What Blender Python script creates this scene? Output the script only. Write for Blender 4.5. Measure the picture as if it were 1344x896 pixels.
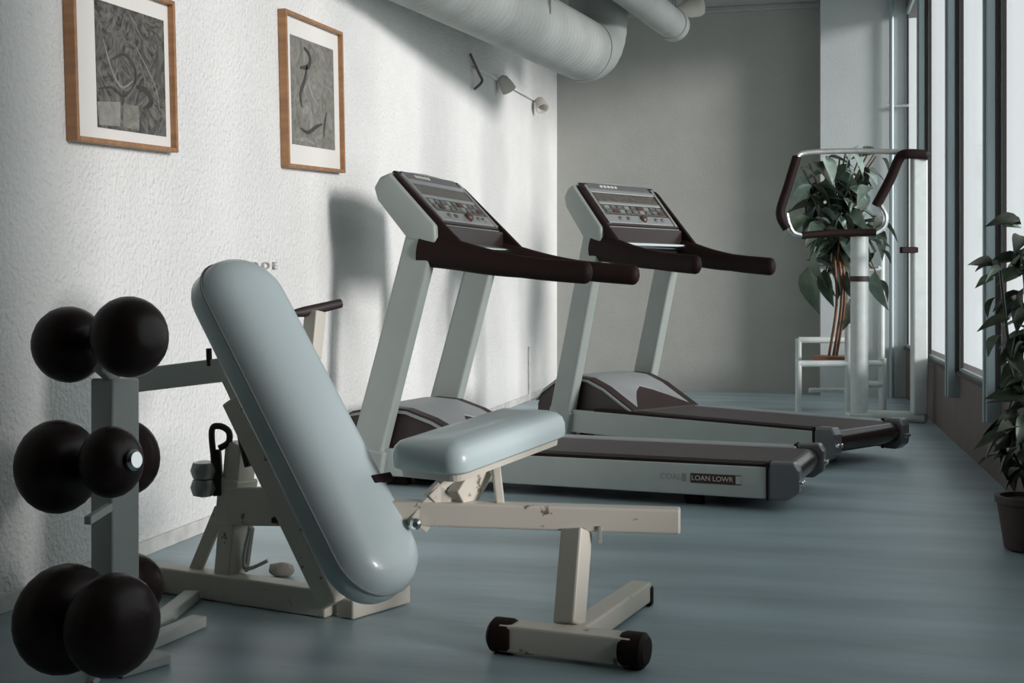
import bpy, bmesh, math, random
from mathutils import Vector, Matrix, Euler, Quaternion
random.seed(7)
PI = math.pi
for o in list(bpy.data.objects):
    bpy.data.objects.remove(o, do_unlink=True)
SC = bpy.context.scene
COL = SC.collection

# ------------------------------------------------------------------ camera
F, VX, HY, CH = 1650.0, 1040.0, 385.0, 0.94      # focal (px), depth vanishing point x, horizon y, eye height
YAW = math.atan((VX - 672.0) / F)
FW = Vector((-math.sin(YAW), math.cos(YAW), 0)); RT = Vector((math.cos(YAW), math.sin(YAW), 0)); UP = Vector((0, 0, 1))
CAM = Vector((0, 0, CH))
cd = bpy.data.cameras.new('camera'); cam = bpy.data.objects.new('camera', cd); COL.objects.link(cam)
cd.sensor_width = 36.0; cd.lens = F / 1344.0 * 36.0
cd.shift_y = -(448.0 - HY) / 1344.0
cam.location = CAM; cam.rotation_euler = (PI / 2, 0, YAW)
cd.clip_start = 0.05; cd.clip_end = 300
SC.camera = cam

def W(xc, Z, z):
    """camera-ground coordinates (right, forward, height) -> world"""
    v = FW * Z + RT * xc
    return Vector((v.x, v.y, z))
def P(px, py, Z):
    """pixel + depth along the camera axis -> world"""
    return W((px - 672.0) / F * Z, Z, CH - (py - HY) / F * Z)
def FL(px, py):
    return P(px, py, F * CH / (py - HY))
def onX(px, py, X):
    k = -math.sin(YAW) + math.cos(YAW) * (px - 672.0) / F
    return P(px, py, X / k)

# ------------------------------------------------------------------ world, sun, exposure
wd = bpy.data.worlds.new('overcast_sky'); SC.world = wd; wd.use_nodes = True
bg = wd.node_tree.nodes['Background']
bg.inputs[0].default_value = (0.965, 0.99, 1.0, 1); bg.inputs[1].default_value = 1.08
sl = bpy.data.lights.new('hazy_sun', 'SUN'); so = bpy.data.objects.new('hazy_sun', sl); COL.objects.link(so)
sl.energy = 3.55; sl.angle = math.radians(14); sl.color = (1.0, 0.91, 0.91)
SUNDIR = Vector((-0.62, 0.26, -0.130)).normalized()          # travel direction of the light
so.rotation_euler = SUNDIR.to_track_quat('-Z', 'Y').to_euler(); so.location = (6, -2, 4)
SC.view_settings.view_transform = 'Standard'; SC.view_settings.look = 'None'
SC.view_settings.exposure = 0.0; SC.view_settings.gamma = 1.0; SC.view_settings.use_curve_mapping = False

# ------------------------------------------------------------------ materials
MATS = {}
def mat(name, col, rough=0.5, metal=0.0, spec=0.5, var=0.0, vscale=8.0, bump=0.0, bscale=60.0, coat=0.0, vcol=None, stretch=None, sheen=0.0):
    if name in MATS: return MATS[name]
    m = bpy.data.materials.new(name); m.use_nodes = True; nt = m.node_tree; b = nt.nodes['Principled BSDF']
    b.inputs['Base Color'].default_value = (*col, 1); b.inputs['Roughness'].default_value = rough
    b.inputs['Metallic'].default_value = metal; b.inputs['Specular IOR Level'].default_value = spec
    b.inputs['Coat Weight'].default_value = coat; b.inputs['Sheen Weight'].default_value = sheen
    tc = nt.nodes.new('ShaderNodeTexCoord'); src = tc.outputs['Object']
    if stretch:
        mp = nt.nodes.new('ShaderNodeMapping'); mp.inputs['Scale'].default_value = stretch
        nt.links.new(src, mp.inputs[0]); src = mp.outputs[0]
    if var > 0 or vcol:
        n = nt.nodes.new('ShaderNodeTexNoise'); n.inputs['Scale'].default_value = vscale; n.inputs['Detail'].default_value = 6
        nt.links.new(src, n.inputs['Vector'])
        r = nt.nodes.new('ShaderNodeValToRGB'); nt.links.new(n.outputs['Fac'], r.inputs[0])
        c2 = vcol if vcol else tuple(c * (1 - var) for c in col)
        c1 = tuple(min(1, c * (1 + var * 0.5)) for c in col)
        r.color_ramp.elements[0].position = 0.3; r.color_ramp.elements[0].color = (*c2, 1)
        r.color_ramp.elements[1].position = 0.7; r.color_ramp.elements[1].color = (*c1, 1)
        nt.links.new(r.outputs[0], b.inputs['Base Color'])
    if bump > 0:
        n2 = nt.nodes.new('ShaderNodeTexNoise'); n2.inputs['Scale'].default_value = bscale; n2.inputs['Detail'].default_value = 4
        nt.links.new(src, n2.inputs['Vector'])
        bp = nt.nodes.new('ShaderNodeBump'); bp.inputs['Strength'].default_value = bump; bp.inputs['Distance'].default_value = 0.02
        nt.links.new(n2.outputs['Fac'], bp.inputs['Height']); nt.links.new(bp.outputs[0], b.inputs['Normal'])
    MATS[name] = m
    return m
def chipped(name, col, chip, amount=0.62, rough=0.45):
    m = mat(name, col, rough); nt = m.node_tree; b = nt.nodes['Principled BSDF']; tc = [n for n in nt.nodes if n.type == 'TEX_COORD'][0]
    n = nt.nodes.new('ShaderNodeTexNoise'); n.inputs['Scale'].default_value = 14; n.inputs['Detail'].default_value = 8; n.inputs['Roughness'].default_value = 0.7
    nt.links.new(tc.outputs['Object'], n.inputs['Vector'])
    r = nt.nodes.new('ShaderNodeValToRGB'); r.color_ramp.elements[0].position = amount; r.color_ramp.elements[1].position = amount + 0.03
    r.color_ramp.elements[0].color = (*col, 1); r.color_ramp.elements[1].color = (*chip, 1)
    nt.links.new(n.outputs['Fac'], r.inputs[0]); nt.links.new(r.outputs[0], b.inputs['Base Color'])
    return m
M_WALL = mat('white_stucco', (0.79, 0.80, 0.78), 0.75, spec=0.25, var=0.05, vscale=2.5, bump=0.75, bscale=55)
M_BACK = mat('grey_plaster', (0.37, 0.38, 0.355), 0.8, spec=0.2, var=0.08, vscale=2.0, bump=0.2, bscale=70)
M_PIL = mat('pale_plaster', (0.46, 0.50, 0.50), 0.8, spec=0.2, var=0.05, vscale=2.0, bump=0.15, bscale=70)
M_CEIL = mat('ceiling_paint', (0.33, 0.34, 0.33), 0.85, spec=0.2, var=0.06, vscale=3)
M_LOW = mat('dark_sill_wall', (0.13, 0.10, 0.09), 0.65, var=0.15, vscale=5)
M_FLOOR = mat('blue_grey_vinyl', (0.36, 0.465, 0.50), 0.38, spec=0.45, var=0.28, vscale=1.6, bump=0.12, bscale=6, stretch=(0.55, 2.6, 1))
M_ALU = mat('window_aluminium', (0.34, 0.42, 0.44), 0.4, metal=0.35, var=0.12, vscale=20, stretch=(1, 1, 0.1))
M_GASK = mat('window_gasket', (0.028, 0.018, 0.016), 0.6)
M_BASEB = mat('baseboard_paint', (0.66, 0.66, 0.63), 0.55, var=0.2, vscale=12)
M_BLACK = mat('black_rubber', (0.016, 0.0075, 0.0068), 0.6, spec=0.14)
M_IRON = mat('black_cast_iron', (0.020, 0.0085, 0.0075), 0.36, spec=0.32, bump=0.03, bscale=90)
M_BLKGLOSS = mat('black_gloss_plastic', (0.024, 0.014, 0.014), 0.25, spec=0.5)
M_CHROME = mat('chrome', (0.75, 0.77, 0.77), 0.15, metal=1.0)
M_STEEL = mat('grey_steel', (0.46, 0.47, 0.45), 0.35, metal=0.6, var=0.15, vscale=20)
M_TGREY = mat('treadmill_grey_green', (0.31, 0.35, 0.33), 0.42, spec=0.4, var=0.04, vscale=6)
M_TSIDE = mat('treadmill_side_panel', (0.40, 0.445, 0.425), 0.4, var=0.05, vscale=6)
M_HOODT = mat('treadmill_hood_top', (0.30, 0.32, 0.325), 0.5, bump=0.08, bscale=200)
M_HOODD = mat('treadmill_hood_side', (0.030, 0.017, 0.016), 0.5)
M_BELT = mat('running_belt', (0.075, 0.062, 0.062), 0.6, var=0.15, vscale=30, bump=0.15, bscale=250)
M_CAP = mat('end_cap_plastic', (0.16, 0.16, 0.17), 0.25, metal=0.3, spec=0.6)
M_SILV = mat('console_silver', (0.58, 0.60, 0.60), 0.28, metal=0.7)
M_SCR = mat('console_screen', (0.055, 0.05, 0.042), 0.15, var=0.5, vscale=40, vcol=(0.12, 0.12, 0.10))
M_BTN = mat('console_buttons', (0.22, 0.24, 0.23), 0.3, vscale=70, vcol=(0.05, 0.045, 0.04))
M_RED = mat('button_red', (0.085, 0.045, 0.035), 0.4)
M_PLATE = mat('name_plate', (0.045, 0.022, 0.018), 0.4)
M_LETTER = mat('lettering_cream', (0.55, 0.55, 0.48), 0.5)
M_LETRAISE = mat('raised_letter_grey', (0.42, 0.41, 0.40), 0.6)
M_LETGREY = mat('lettering_grey', (0.24, 0.255, 0.24), 0.5)
M_CREAM = chipped('chipped_cream_paint', (0.56, 0.535, 0.465), (0.17, 0.12, 0.09), 0.625)
M_POST = mat('rack_paint', (0.56, 0.60, 0.57), 0.45, var=0.06, vscale=10)
M_VINYL = mat('pale_blue_vinyl', (0.47, 0.56, 0.57), 0.33, spec=0.5, bump=0.03, bscale=140, coat=0.15)
M_PIPE = mat('piping_vinyl', (0.20, 0.22, 0.22), 0.4)
M_DUCT = mat('painted_duct', (0.33, 0.355, 0.34), 0.6, var=0.12, vscale=4)
M_WOOD = mat('oak_frame', (0.36, 0.185, 0.085), 0.45, var=0.25, vscale=6, stretch=(1, 6, 6))
M_MAT = mat('paper_mount', (0.74, 0.73, 0.69), 0.9)
M_WHITE = mat('white_enamel_tube', (0.60, 0.66, 0.64), 0.4, var=0.1, vscale=14)
M_POT = mat('teal_glazed_pot', (0.33, 0.45, 0.44), 0.2)
M_CLAY = mat('dark_clay_pot', (0.055, 0.035, 0.028), 0.6)
M_SOIL = mat('soil', (0.03, 0.018, 0.012), 0.9, bump=0.5, bscale=80)
M_LEAFD = mat('leaf_dark', (0.05, 0.062, 0.042), 0.35, var=0.35, vscale=20)
M_LEAFM = mat('leaf_mid', (0.10, 0.15, 0.10), 0.35, var=0.3, vscale=20)
M_LEAFP = mat('leaf_pale', (0.27, 0.36, 0.31), 0.35, var=0.3, vscale=20)
M_STEM = mat('brown_stem', (0.22, 0.10, 0.05), 0.6)
M_TRAY = mat('red_brown_tray', (0.24, 0.10, 0.05), 0.5)
M_CLOTH = mat('beige_shade', (0.58, 0.56, 0.50), 0.8)
M_STAIN = mat('debris_grey', (0.30, 0.27, 0.24), 0.8, var=0.3, vscale=30)
def glass_mat():
    m = bpy.data.materials.new('window_glass'); m.use_nodes = True; nt = m.node_tree; nt.nodes.clear()
    o = nt.nodes.new('ShaderNodeOutputMaterial'); t = nt.nodes.new('ShaderNodeBsdfTransparent'); g = nt.nodes.new('ShaderNodeBsdfGlossy')
    t.inputs[0].default_value = (0.95, 0.97, 0.97, 1); g.inputs['Roughness'].default_value = 0.08
    lw = nt.nodes.new('ShaderNodeLayerWeight'); lw.inputs['Blend'].default_value = 0.5
    pw = nt.nodes.new('ShaderNodeMath'); pw.operation = 'POWER'; nt.links.new(lw.outputs['Facing'], pw.inputs[0]); pw.inputs[1].default_value = 5.0
    f = nt.nodes.new('ShaderNodeMath'); f.operation = 'MULTIPLY_ADD'; nt.links.new(pw.outputs[0], f.inputs[0]); f.inputs[1].default_value = 0.3; f.inputs[2].default_value = 0.03
    mx = nt.nodes.new('ShaderNodeMixShader'); nt.links.new(f.outputs[0], mx.inputs[0]); nt.links.new(t.outputs[0], mx.inputs[1]); nt.links.new(g.outputs[0], mx.inputs[2])
    nt.links.new(mx.outputs[0], o.inputs[0]); return m
M_GLASS = glass_mat()
def print_mat(name, dark, light, scale, dist, seed):
    m = bpy.data.materials.new(name); m.use_nodes = True; nt = m.node_tree; b = nt.nodes['Principled BSDF']; b.inputs['Roughness'].default_value = 0.6
    tc = nt.nodes.new('ShaderNodeTexCoord'); mp = nt.nodes.new('ShaderNodeMapping'); mp.inputs['Location'].default_value = (seed, seed * 0.7, 0)
    nt.links.new(tc.outputs['Object'], mp.inputs[0])
    n = nt.nodes.new('ShaderNodeTexNoise'); n.inputs['Scale'].default_value = scale; n.inputs['Detail'].default_value = 9; n.inputs['Distortion'].default_value = dist; n.inputs['Roughness'].default_value = 0.62
    nt.links.new(mp.outputs[0], n.inputs['Vector'])
    r = nt.nodes.new('ShaderNodeValToRGB'); r.color_ramp.elements[0].position = 0.36; r.color_ramp.elements[1].position = 0.68
    r.color_ramp.elements[0].color = (*dark, 1); r.color_ramp.elements[1].color = (*light, 1)
    nt.links.new(n.outputs['Fac'], r.inputs[0]); nt.links.new(r.outputs[0], b.inputs['Base Color']); return m
M_PRINT1 = print_mat('print_dark_abstract', (0.018, 0.016, 0.014), (0.19, 0.185, 0.165), 9.0, 4.5, 3.1)
M_PRINT2 = print_mat('print_grey_abstract', (0.13, 0.125, 0.105), (0.27, 0.27, 0.235), 9.0, 3.0, 8.3)
M_INKD = mat('ink_dark', (0.055, 0.05, 0.043), 0.7, var=0.4, vscale=25); M_INKL = mat('ink_pale', (0.27, 0.27, 0.245), 0.7, var=0.3, vscale=25)

# ------------------------------------------------------------------ mesh helpers
def link(name, me, m, parent=None, smooth=False):
    if m is not None and not me.materials: me.materials.append(m)
    if smooth:
        for p in me.polygons: p.use_smooth = True
        try: me.set_sharp_from_angle(angle=math.radians(38))
        except Exception: pass
    o = bpy.data.objects.new(name, me); COL.objects.link(o)
    if parent is not None: o.parent = parent
    return o
def obj(name, bm, m, parent=None, org=None, smooth=False, bev=0.0, seg=2):
    """bmesh (world coordinates when org is given) -> one mesh object"""
    if bev > 0:
        bmesh.ops.remove_doubles(bm, verts=bm.verts, dist=1e-6)
        es = [e for e in bm.edges if len(e.link_faces) == 2 and e.calc_face_angle(0) > 0.6]
        bmesh.ops.bevel(bm, geom=es, offset=bev, segments=seg, profile=0.5, affect='EDGES', clamp_overlap=True)
    if org is not None: bmesh.ops.translate(bm, verts=bm.verts, vec=-Vector(org))
    bmesh.ops.recalc_face_normals(bm, faces=bm.faces)
    me = bpy.data.meshes.new(name); bm.to_mesh(me); bm.free()
    return link(name, me, m, parent, smooth)
def tag(o, label, cat, group=None):
    o['label'] = label; o['category'] = cat
    if group: o['group'] = group
    return o
def struct(o): o['kind'] = 'structure'; return o
def thing(name, loc, label, cat, group=None, rz=0.0):
    o = bpy.data.objects.new(name, None); COL.objects.link(o); o.empty_display_size = 0.1
    o.location = loc; o.rotation_euler = (0, 0, rz); tag(o, label, cat, group); return o
def box(bm, x0, x1, y0, y1, z0, z1):
    v = [bm.verts.new(c) for c in ((x0,y0,z0),(x1,y0,z0),(x1,y1,z0),(x0,y1,z0),(x0,y0,z1),(x1,y0,z1),(x1,y1,z1),(x0,y1,z1))]
    for f in ((0,3,2,1),(4,5,6,7),(0,1,5,4),(1,2,6,5),(2,3,7,6),(3,0,4,7)): bm.faces.new([v[i] for i in f])
    return bm
def B(*a): return box(bmesh.new(), *a)
def beam(bm, a, b, w, h, up=(0, 0, 1), w2=None, h2=None):
    """rectangular bar from a to b; w across, h along 'up'"""
    a = Vector(a); b = Vector(b); d = (b - a).normalized(); u = Vector(up); u = (u - d * u.dot(d)).normalized(); s = d.cross(u)
    w2 = w if w2 is None else w2; h2 = h if h2 is None else h2; vs = []
    for p, ww, hh in ((a, w, h), (b, w2, h2)):
        for i, j in ((-1,-1),(1,-1),(1,1),(-1,1)): vs.append(bm.verts.new(p + s * (ww / 2 * i) + u * (hh / 2 * j)))
    for f in ((0,1,2,3),(7,6,5,4),(0,4,5,1),(1,5,6,2),(2,6,7,3),(3,7,4,0)): bm.faces.new([vs[i] for i in f])
    return bm
def tube(bm, pts, rad, n=12, ez=1.0):
    """round tube along points; rad may be a list; ez scales the section along the frame's second axis"""
    pts = [Vector(p) for p in pts]; rs = rad if isinstance(rad, (list, tuple)) else [rad] * len(pts); rings = []
    t0 = (pts[1] - pts[0]).normalized(); u = t0.orthogonal().normalized()
    if abs(t0.z) < 0.9: u = (Vector((0, 0, 1)) - t0 * t0.z).normalized()
    for i, p in enumerate(pts):
        t = (pts[min(i + 1, len(pts) - 1)] - pts[max(i - 1, 0)]).normalized(); u = (u - t * u.dot(t)).normalized(); s = t.cross(u)
        rings.append([bm.verts.new(p + (u * math.cos(2*PI*k/n) * ez + s * math.sin(2*PI*k/n)) * rs[i]) for k in range(n)])
    for r0, r1 in zip(rings, rings[1:]):
        for k in range(n): bm.faces.new((r0[k], r0[(k+1)%n], r1[(k+1)%n], r1[k]))
    bm.faces.new(rings[0][::-1]); bm.faces.new(rings[-1]); return bm
def smooth_path(pts, k=6):
    pts = [Vector(p) for p in pts]; out = []
    for i in range(len(pts) - 1):
        p0 = pts[max(i-1,0)]; p1 = pts[i]; p2 = pts[i+1]; p3 = pts[min(i+2,len(pts)-1)]
        for j in range(k):
            t = j / k
            out.append(0.5*((2*p1)+(p2-p0)*t+(2*p0-5*p1+4*p2-p3)*t*t+(3*p1-p0-3*p2+p3)*t**3))
    out.append(pts[-1]); return out
def lathe(bm, prof, axis_o, axis_d, n=24):
    """profile [(r, h)] around axis"""
    o = Vector(axis_o); d = Vector(axis_d).normalized(); u = d.orthogonal().normalized(); s = d.cross(u); rings = []
    for r, h in prof:
        rings.append([bm.verts.new(o + d*h + (u*math.cos(2*PI*k/n) + s*math.sin(2*PI*k/n)) * max(r, 1e-4)) for k in range(n)])
    for r0, r1 in zip(rings, rings[1:]):
        for k in range(n): bm.faces.new((r0[k], r0[(k+1)%n], r1[(k+1)%n], r1[k]))
    bm.faces.new(rings[0][::-1]); bm.faces.new(rings[-1]); return bm
def prism(bm, poly, y0, y1):
    """x-z polygon extruded along y"""
    a = [bm.verts.new((x, y0, z)) for x, z in poly]; b = [bm.verts.new((x, y1, z)) for x, z in poly]; n = len(poly)
    bm.faces.new(a); bm.faces.new(b[::-1])
    for i in range(n): bm.faces.new((a[i], b[i], b[(i+1)%n], a[(i+1)%n]))
    return bm
def rrect(a, b, r, k=6):
    r = max(min(r, a, b), 1e-4); out = []
    for cx, cy, s in ((a-r, b-r, 0), (-a+r, b-r, 1), (-a+r, -b+r, 2), (a-r, -b+r, 3)):
        for j in range(k + 1):
            t = (s + j / k) * PI / 2; out.append((cx + r*math.cos(t), cy + r*math.sin(t)))
    return out
def pad(bm, a, b, rc, layers, X, Y, Zv, O, k=7):
    """stack of inset rounded rectangles: layers = [(height, inset)]; X, Y, Zv axes, O origin"""
    rings = []
    for h, ins in layers:
        rings.append([bm.verts.new(O + X*x + Y*y + Zv*h) for x, y in rrect(a-ins, b-ins, max(rc-ins*0.8, 0.008), k)])
    n = len(rings[0])
    for r0, r1 in zip(rings, rings[1:]):
        for i in range(n): bm.faces.new((r0[i], r0[(i+1)%n], r1[(i+1)%n], r1[i]))
    bm.faces.new(rings[0][::-1]); bm.faces.new(rings[-1]); return bm
def text_mesh(s, size, depth):
    cu = bpy.data.curves.new('t', 'FONT'); cu.body = s; cu.size = size; cu.extrude = depth; cu.align_x = 'CENTER'; cu.align_y = 'CENTER'
    t = bpy.data.objects.new('t', cu); COL.objects.link(t); bpy.context.view_layer.update()
    me = bpy.data.meshes.new_from_object(t.evaluated_get(bpy.context.evaluated_depsgraph_get()))
    bpy.data.objects.remove(t, do_unlink=True); bpy.data.curves.remove(cu); return me
def copy_tree(o, parent=None, skip=()):
    c = o.copy(); COL.objects.link(c)
    if parent is not None: c.parent = parent
    for ch in [x for x in o.children if x.name.split('.')[0] not in skip]: copy_tree(ch, c)
    return c

# ------------------------------------------------------------------ the room
XL, XR, YB, YF, ZC = -2.27, 1.0, 12.22, -2.5, 3.68
SILL, HEAD = 0.453, 3.5
WY0 = 2.2                                                   # windows run from here to the back corner
struct(obj('floor', B(XL-0.2, XR+0.2, YF-0.2, YB+0.2, -0.1, 0), M_FLOOR))
struct(obj('ceiling', B(XL-0.2, XR+0.2, YF-0.2, YB+0.2, ZC, ZC+0.15), M_CEIL))
struct(obj('wall_left', B(XL-0.2, XL, YF, YB, 0, ZC), M_WALL))
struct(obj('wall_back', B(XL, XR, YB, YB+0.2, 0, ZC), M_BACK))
struct(obj('wall_front', B(XL, XR, YF-0.2, YF, 0, ZC), M_LOW))
bm = B(XR, XR+0.18, YF, YB, 0, SILL); box(bm, XR, XR+0.18, YF, YB, HEAD, ZC); box(bm, XR, XR+0.18, YF, WY0, SILL, HEAD)
struct(obj('wall_right', bm, M_LOW))
# corner pier at the far right
px0 = onX(1077, 300, 0).x
pier_y = 11.85
kpx = (1077 - 672) / F
zt = pier_y / (math.cos(YAW) + math.sin(YAW) * kpx)          # depth where the pier face is
pier_x = P(1077, 385, zt).x
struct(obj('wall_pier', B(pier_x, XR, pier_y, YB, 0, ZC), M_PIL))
bm = B(XL, XL+0.012, YF, YB, 0, 0.055)
struct(obj('baseboard_left', bm, M_BASEB, bev=0.004))
struct(obj('trim_1', B(XL, pier_x, YB-0.07, YB, ZC-0.05, ZC), M_CEIL, bev=0.008))

# windows: bays between mullions on the right wall
def wy(px, X):
    return onX(px, 385, X).y
mull = [wy(1211, 0.965), wy(1250, 0.965), wy(1302, 0.965), 4.86, 3.9, 3.0]
edges = [pier_y] + mull + [WY0]
MW = 0.036
for i in range(len(edges) - 1):
    y1, y0 = edges[i], edges[i+1]
    w = bpy.data.objects.new('window_%d' % (i+1), None); COL.objects.link(w); w.location = (XR, (y0+y1)/2, SILL); struct(w)
    og = w.location.copy()
    ya = y0 + (MW if i < len(edges)-2 else 0); yb = y1 - (MW if i > 0 else 0)
    obj('pane', B(XR+0.012, XR+0.018, ya, yb, SILL, HEAD), M_GLASS, w, og)
    fr = 0.03
    for nm, a in (('frame_stile', (XR+0.0, XR+0.024, ya, ya+fr, SILL, HEAD)), ('frame_stile', (XR+0.0, XR+0.024, yb-fr, yb, SILL, HEAD)),
                  ('frame_rail', (XR+0.0, XR+0.024, ya+fr, yb-fr, SILL, SILL+0.03)), ('frame_rail', (XR+0.0, XR+0.024, ya+fr, yb-fr, HEAD-0.05, HEAD))):
        obj(nm, B(*a), M_ALU, w, og, bev=0.005)
    for y in (ya+fr, yb-fr):
        obj('gasket', B(XR+0.004, XR+0.022, min(y, y+(0.008 if y < (ya+yb)/2 else -0.008)), max(y, y+(0.008 if y < (ya+yb)/2 else -0.008)), SILL+0.03, HEAD-0.05), M_GASK, w, og)
    obj('sill_board', B(XR-0.02, XR+0.0, ya, yb, SILL-0.015, SILL+0.012), M_GASK, w, og, bev=0.004)
    if i < len(edges) - 2:
        obj('mullion', B(XR-0.068, XR+0.024, y0-MW, y0+MW, 0.30, ZC-0.12), M_ALU, w, og, bev=0.006)
        obj('mullion_strip', B(XR-0.078, XR-0.068, y0-0.016, y0+0.016, 0.30, ZC-0.12), M_ALU, w, og, bev=0.004)
        obj('mullion_seal', B(XR-0.024, XR-0.004, y0-MW-0.007, y0-MW, SILL, ZC-0.12), M_GASK, w, og)
    if i == 0:
        h = onX(1172, 163, XR-0.02)
        bm = tube(bmesh.new(), [(XR+0.02, pier_y-0.05, h.z), (XR-0.07, pier_y-0.05, h.z), (XR-0.09, pier_y-0.05, h.z), (XR-0.17, pier_y-0.06, h.z+0.01)], 0.014, 8)
        obj('handle', bm, M_SILV, w, og, smooth=True)
# slim riser pipe by the far window
t = tag(obj('riser_pipe', tube(bmesh.new(), [(pier_x+0.62, pier_y-0.06, 0), (pier_x+0.62, pier_y-0.06, ZC)], 0.022, 10), M_ALU, smooth=True),
        'slim pale vertical pipe in front of the corner pier, beside the window', 'pipe')

# ------------------------------------------------------------------ duct and ceiling things
da = P(515, 0, 6.95); de = P(736, 94, 9.25); de.z = da.z
ddir = (de - da).normalized(); dper = ddir.cross(UP)
R = 0.225
c0 = da + dper * (R*0.72) + UP * (R*0.72); c1 = de + dper * (R*0.72) + UP * (R*0.72)
t_start = (XL + 0.02 + R - c0.x) / ddir.x if ddir.x else 0
start = c0 + ddir * min(0.0, t_start)
root = thing('ceiling_duct', (c1.x, c1.y, ZC), 'thick pale ribbed air duct under the ceiling, bending up at its far end', 'duct')
end = c1 + ddir * 0.05
path = []; rad = []
Ltot = (end - start).length; n = int(Ltot / 0.012)
for i in range(n + 1):
    s = Ltot * i / n; path.append(start + ddir * s); ph = (s / 0.062) % 1.0
    rad.append(R * (1.0 - 0.045 * math.exp(-((ph - 0.5) / 0.14) ** 2)))
back = [Vector((start.x + 0.01, y, start.z)) for y in [YF + 0.01 + 0.06*k for k in range(int((start.y - 0.55 - YF) / 0.06))]]
tail = smooth_path([back[-2], back[-1], path[0], path[1]], 5)[5:11]
pre = back[:-1] + tail[:-1]
path = pre + path; rad = [R * (0.965 if k % 2 else 1.0) for k in range(len(pre))] + rad
bm = tube(bmesh.new(), path, rad, 36); obj('duct_run', bm, M_DUCT, root, root.location, smooth=True)
el = []; er = []
rb = 0.30
for i in range(15):
    a = PI/2 * i / 14
    el.append(end + ddir * (rb * math.sin(a)) + UP * (rb * (1 - math.cos(a)))); er.append(R * (1.0 if i % 2 else 0.985))
top = el[-1]; el.append(Vector((top.x, top.y, ZC - 0.002))); er.append(R)
obj('elbow', tube(bmesh.new(), el, er, 32), M_DUCT, root, root.location, smooth=True)
obj('joint_band', tube(bmesh.new(), [end - ddir*0.03, end + ddir*0.03], R*1.035, 36), M_DUCT, root, root.location, smooth=True)
for hg, s in [(start + ddir * (Ltot * 0.55), q) for q in (-1, 1)] + [(Vector((start.x + 0.01, yy, start.z)), q) for yy in (0.5, 3.5) for q in (-1, 1)]:
    obj('hanger', beam(bmesh.new(), hg + dper*(s*R*1.0), Vector((hg.x, hg.y, ZC)) + dper*(s*R*1.0), 0.02, 0.004, up=ddir), M_STEEL, root, root.location)
# second, thinner duct beside it
s0 = P(784, -44, 8.2); s1 = P(884, -4, 10.0); s1.z = s0.z
d2 = (s1 - s0).normalized(); n = 60
r2 = thing('branch_duct', (s1.x, s1.y, s1.z), 'thinner pale duct running beside the thick ribbed duct', 'duct')
pts = [s0 + (s1 - s0) * (i/n) for i in range(n+1)]
obj('duct_run', tube(bmesh.new(), pts, [0.12*(0.97 if i % 6 == 3 else 1) for i in range(n+1)], 24), M_DUCT, r2, r2.location, smooth=True)
obj('end_collar', tube(bmesh.new(), [s1 - d2*0.08, s1 + d2*0.02], 0.128, 24), M_DUCT, r2, r2.location, smooth=True)
hp = s0 + (s1 - s0) * 0.6
obj('hanger', beam(bmesh.new(), hp + UP*0.11, Vector((hp.x, hp.y, ZC)), 0.02, 0.006), M_STEEL, r2, r2.location)
# ceiling spot fixture
q = P(884, 15, 11.2)
r3 = thing('ceiling_spotlight', (q.x, q.y, ZC), 'small pale ceiling spotlight with rounded shade, beyond the duct bend', 'light')
obj('stem', tube(bmesh.new(), [(q.x, q.y, ZC), (q.x, q.y, q.z)], 0.02, 10), M_STEEL, r3, r3.location, smooth=True)
obj('knuckle', lathe(bmesh.new(), [(0.02,-0.05),(0.045,-0.03),(0.045,0.03),(0.02,0.05)], q, RT, 16), M_STEEL, r3, r3.location, smooth=True)
hd = (RT * 0.96 + UP * 0.16 - FW*0.2).normalized()
obj('shade', lathe(bmesh.new(), [(0.03,0.0),(0.06,0.05),(0.085,0.12),(0.09,0.2),(0.075,0.235),(0.03,0.25)], q + hd*0.03, hd, 24), M_CLOTH, r3, r3.location, smooth=True)
bd = (-RT * 0.9 - UP * 0.25)
obj('yoke', tube(bmesh.new(), [q, q + bd*0.12 , q + bd*0.22 - UP*0.02], [0.03, 0.02, 0.012], 10), M_STEEL, r3, r3.location, smooth=True)

# fitting on the left wall under the duct
wq = onX(622, 98, XL)
r4 = thing('wall_fitting', (XL, wq.y, wq.z), 'pale wall fitting with dark hook and two small shades below the duct', 'fitting')
yq = [onX(p, 98, XL).y for p in (620, 650, 700)]
obj('rail', beam(bmesh.new(), (XL+0.015, yq[0], wq.z+0.05), (XL+0.015, yq[2]+0.1, wq.z+0.14), 0.02, 0.02), M_WALL, r4, r4.location, bev=0.004)
obj('hook', tube(bmesh.new(), smooth_path([(XL+0.015, yq[0]-0.12, wq.z+0.12), (XL+0.05, yq[0], wq.z+0.0), (XL+0.06, yq[0]+0.05, wq.z-0.05), (XL+0.03, yq[0]-0.05, wq.z-0.12)]), 0.010, 8), M_LOW, r4, r4.location, smooth=True)
for k, yy in enumerate((yq[1], yq[2])):
    a = Vector((XL+0.05, yy, wq.z+0.10+0.05*k)); dd = Vector((0.35, 0.5 if k == 0 else -0.5, -0.75)).normalized()
    obj('shade', lathe(bmesh.new(), [(0.02,0),(0.04,0.02),(0.055,0.08),(0.06,0.13),(0.05,0.13),(0.015,0.04)], a, dd, 20), M_CLOTH, r4, r4.location, smooth=True)
pq = onX(693, 455, XL)
tag(obj('wall_conduit', tube(bmesh.new(), [(XL+0.012, pq.y, 0.0), (XL+0.012, pq.y, pq.z)], 0.012, 8), M_BASEB, smooth=True), 'thin upright conduit low on the white wall near the far corner', 'conduit')

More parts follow.
